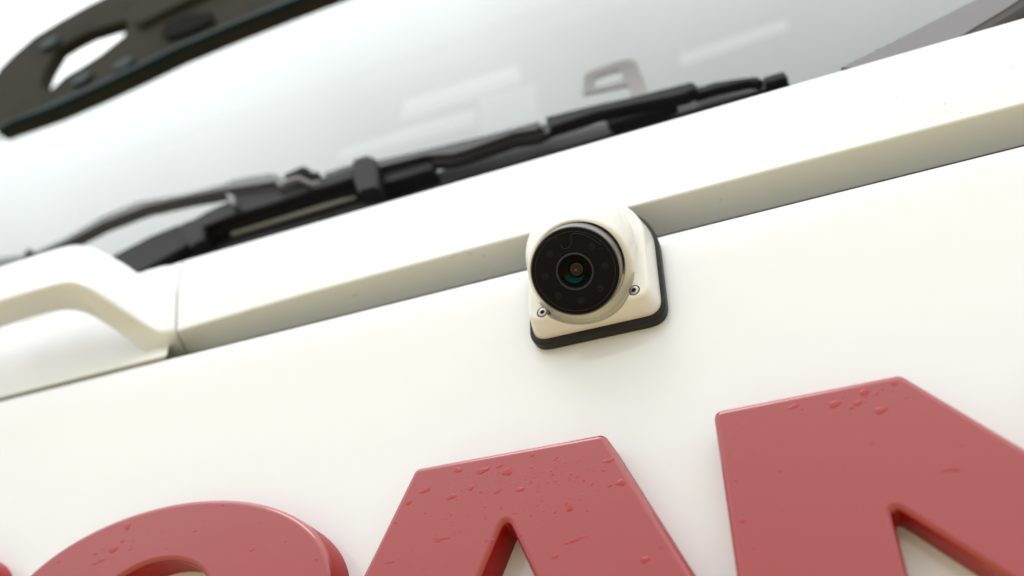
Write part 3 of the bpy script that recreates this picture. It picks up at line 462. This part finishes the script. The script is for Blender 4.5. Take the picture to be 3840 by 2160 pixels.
barrel=lathe('lens_barrel',[(.0205,-.020),(.0220,-.020),(.0220,-.0012),(.0219,-.0005),(.0217,-.0001),(.0213,0),(.0205,-.0004)],ANOD,cm,72)
face=lathe('lens_cover',[(.0084,-.0008),(.0086,.0001),(.0210,.0001),(.0213,-.0001),(.0213,-.001)],BLACKGLASS,barrel,72,label='round black cover over the lens and infrared lamps')
lathe('cover_rim',[(.01925,.0001),(.0193,.00022),(.0194,.00022),(.01945,.0001)],FINE,face,72)
def tube2(name,pts,r,mat_,parent):
    rows=[]; P=[PD+X_*x+U_*y+N_*.00014 for x,y in pts]
    for i,p in enumerate(P):
        d=(P[min(i+1,len(P)-1)]-P[max(i-1,0)]).normalized(); e=N_.cross(d)
        rows.append([p+e*(r*math.cos(6.28318*k/6))+N_*(r*math.sin(6.28318*k/6)) for k in range(6)])
    return mesh_obj(name,*loft(rows,close_v=True,caps=True),mat_,parent,60)
for kx in ('seam1','seam2'):
    pts=[(x+.0007,y+.0003) for x,y in FACE[kx]]
    sm=[]
    for i in range(len(pts)-1):
        p0,p1,p2,p3=[Vector(pts[max(0,min(len(pts)-1,i+q))]) for q in (-1,0,1,2)]
        for k in range(4):
            t_=k/4; sm.append(tuple(.5*((2*p1)+(p2-p0)*t_+(2*p0-5*p1+4*p2-p3)*t_*t_+(3*p1-p0-3*p2+p3)*t_**3)))
    tube2('cover_seam',sm+[pts[-1]],.00011,FINE,face)
for a in (45,0,-45,-90,-135,180,135):
    c0=PD+X_*(.0146*math.cos(R(a)))+U_*(.0146*math.sin(R(a)))
    lathe('infrared_lamp',[(.00001,.00035),(.0010,.0003),(.0016,.0002),(.0019,.00008)],LED,face,20,60,centre=c0)
bez=lathe('lens_bezel',[(.0092,.0001),(.0091,.0006),(.0087,.0009),(.0083,.0007),(.0080,-.0002),(.0079,-.0010)],BEZEL,face,60)
def sector(name,prof,a0,a1,mat_,parent,n=40):
    rows=[[PD+X_*(r*math.cos(R(a0+(a1-a0)*i/n)))+U_*(r*math.sin(R(a0+(a1-a0)*i/n)))+N_*h for r,h in prof] for i in range(n+1)]
    return mesh_obj(name,*loft(rows),mat_,parent,60)
bowl=[(.0080,-.0006),(.0076,-.0014),(.0066,-.0026),(.0050,-.0040),(.0040,-.0046)]  # one bowl in two materials: dark above, teal reflection painted below
lens=sector('lens',bowl,-12,196,BOWLSHADE,barrel)
sector('lens_teal_reflection',bowl,196,348,BOWL,lens)
lathe('lens_element',[(.0042,-.0046),(.0034,-.0040),(.0022,-.0036),(.00001,-.0034)],LENS,lens,40)
lathe('lens_ring',[(.0026,-.0037),(.0024,-.0033),(.0020,-.0033),(.0018,-.0036)],LENSRING,lens,40)
lathe('lens_ring',[(.0014,-.0036),(.0013,-.0030),(.0011,-.0030),(.0010,-.0034)],LENSRING,lens,32)
lathe('lens_centre',[(.0009,-.0034),(.0006,-.0030),(.00001,-.0029)],LENSRED,lens,24)
for sx_,sz_ in scr:
    n=24; rows=[]
    for i in range(n):
        a=6.28318*i/n; hexr=.0013*math.cos(R(30))/math.cos((a%R(60))-R(30))
        d=V(math.cos(a),0,math.sin(a)); c0=V(sx_,0,sz_)
        rows.append([c0+d*r+V(0,y,0) for r,y in ((.0026,-.0150),(.0026,-.0187),(.00245,-.0192),(.0021,-.01935),(hexr,-.01935),(hexr,-.0176))])
    vs_,fs=loft(rows,close_u=True)
    s_=mesh_obj('screw',vs_,fs,STEEL,cm,35)
    mesh_obj('screw_socket',[V(sx_+.00132*math.cos(R(60*k)),-.0178,sz_+.00132*math.sin(R(60*k))) for k in range(6)],[tuple(range(6))],SOCKET,s_,0)
    mesh_obj('screw_well',[V(sx_+r*math.cos(R(15*k)),-.0161,sz_+r*math.sin(R(15*k))) for r in (.0024,.0032) for k in range(24)],[(k,(k+1)%24,24+(k+1)%24,24+k) for k in range(24)],SOCKET,s_,0)
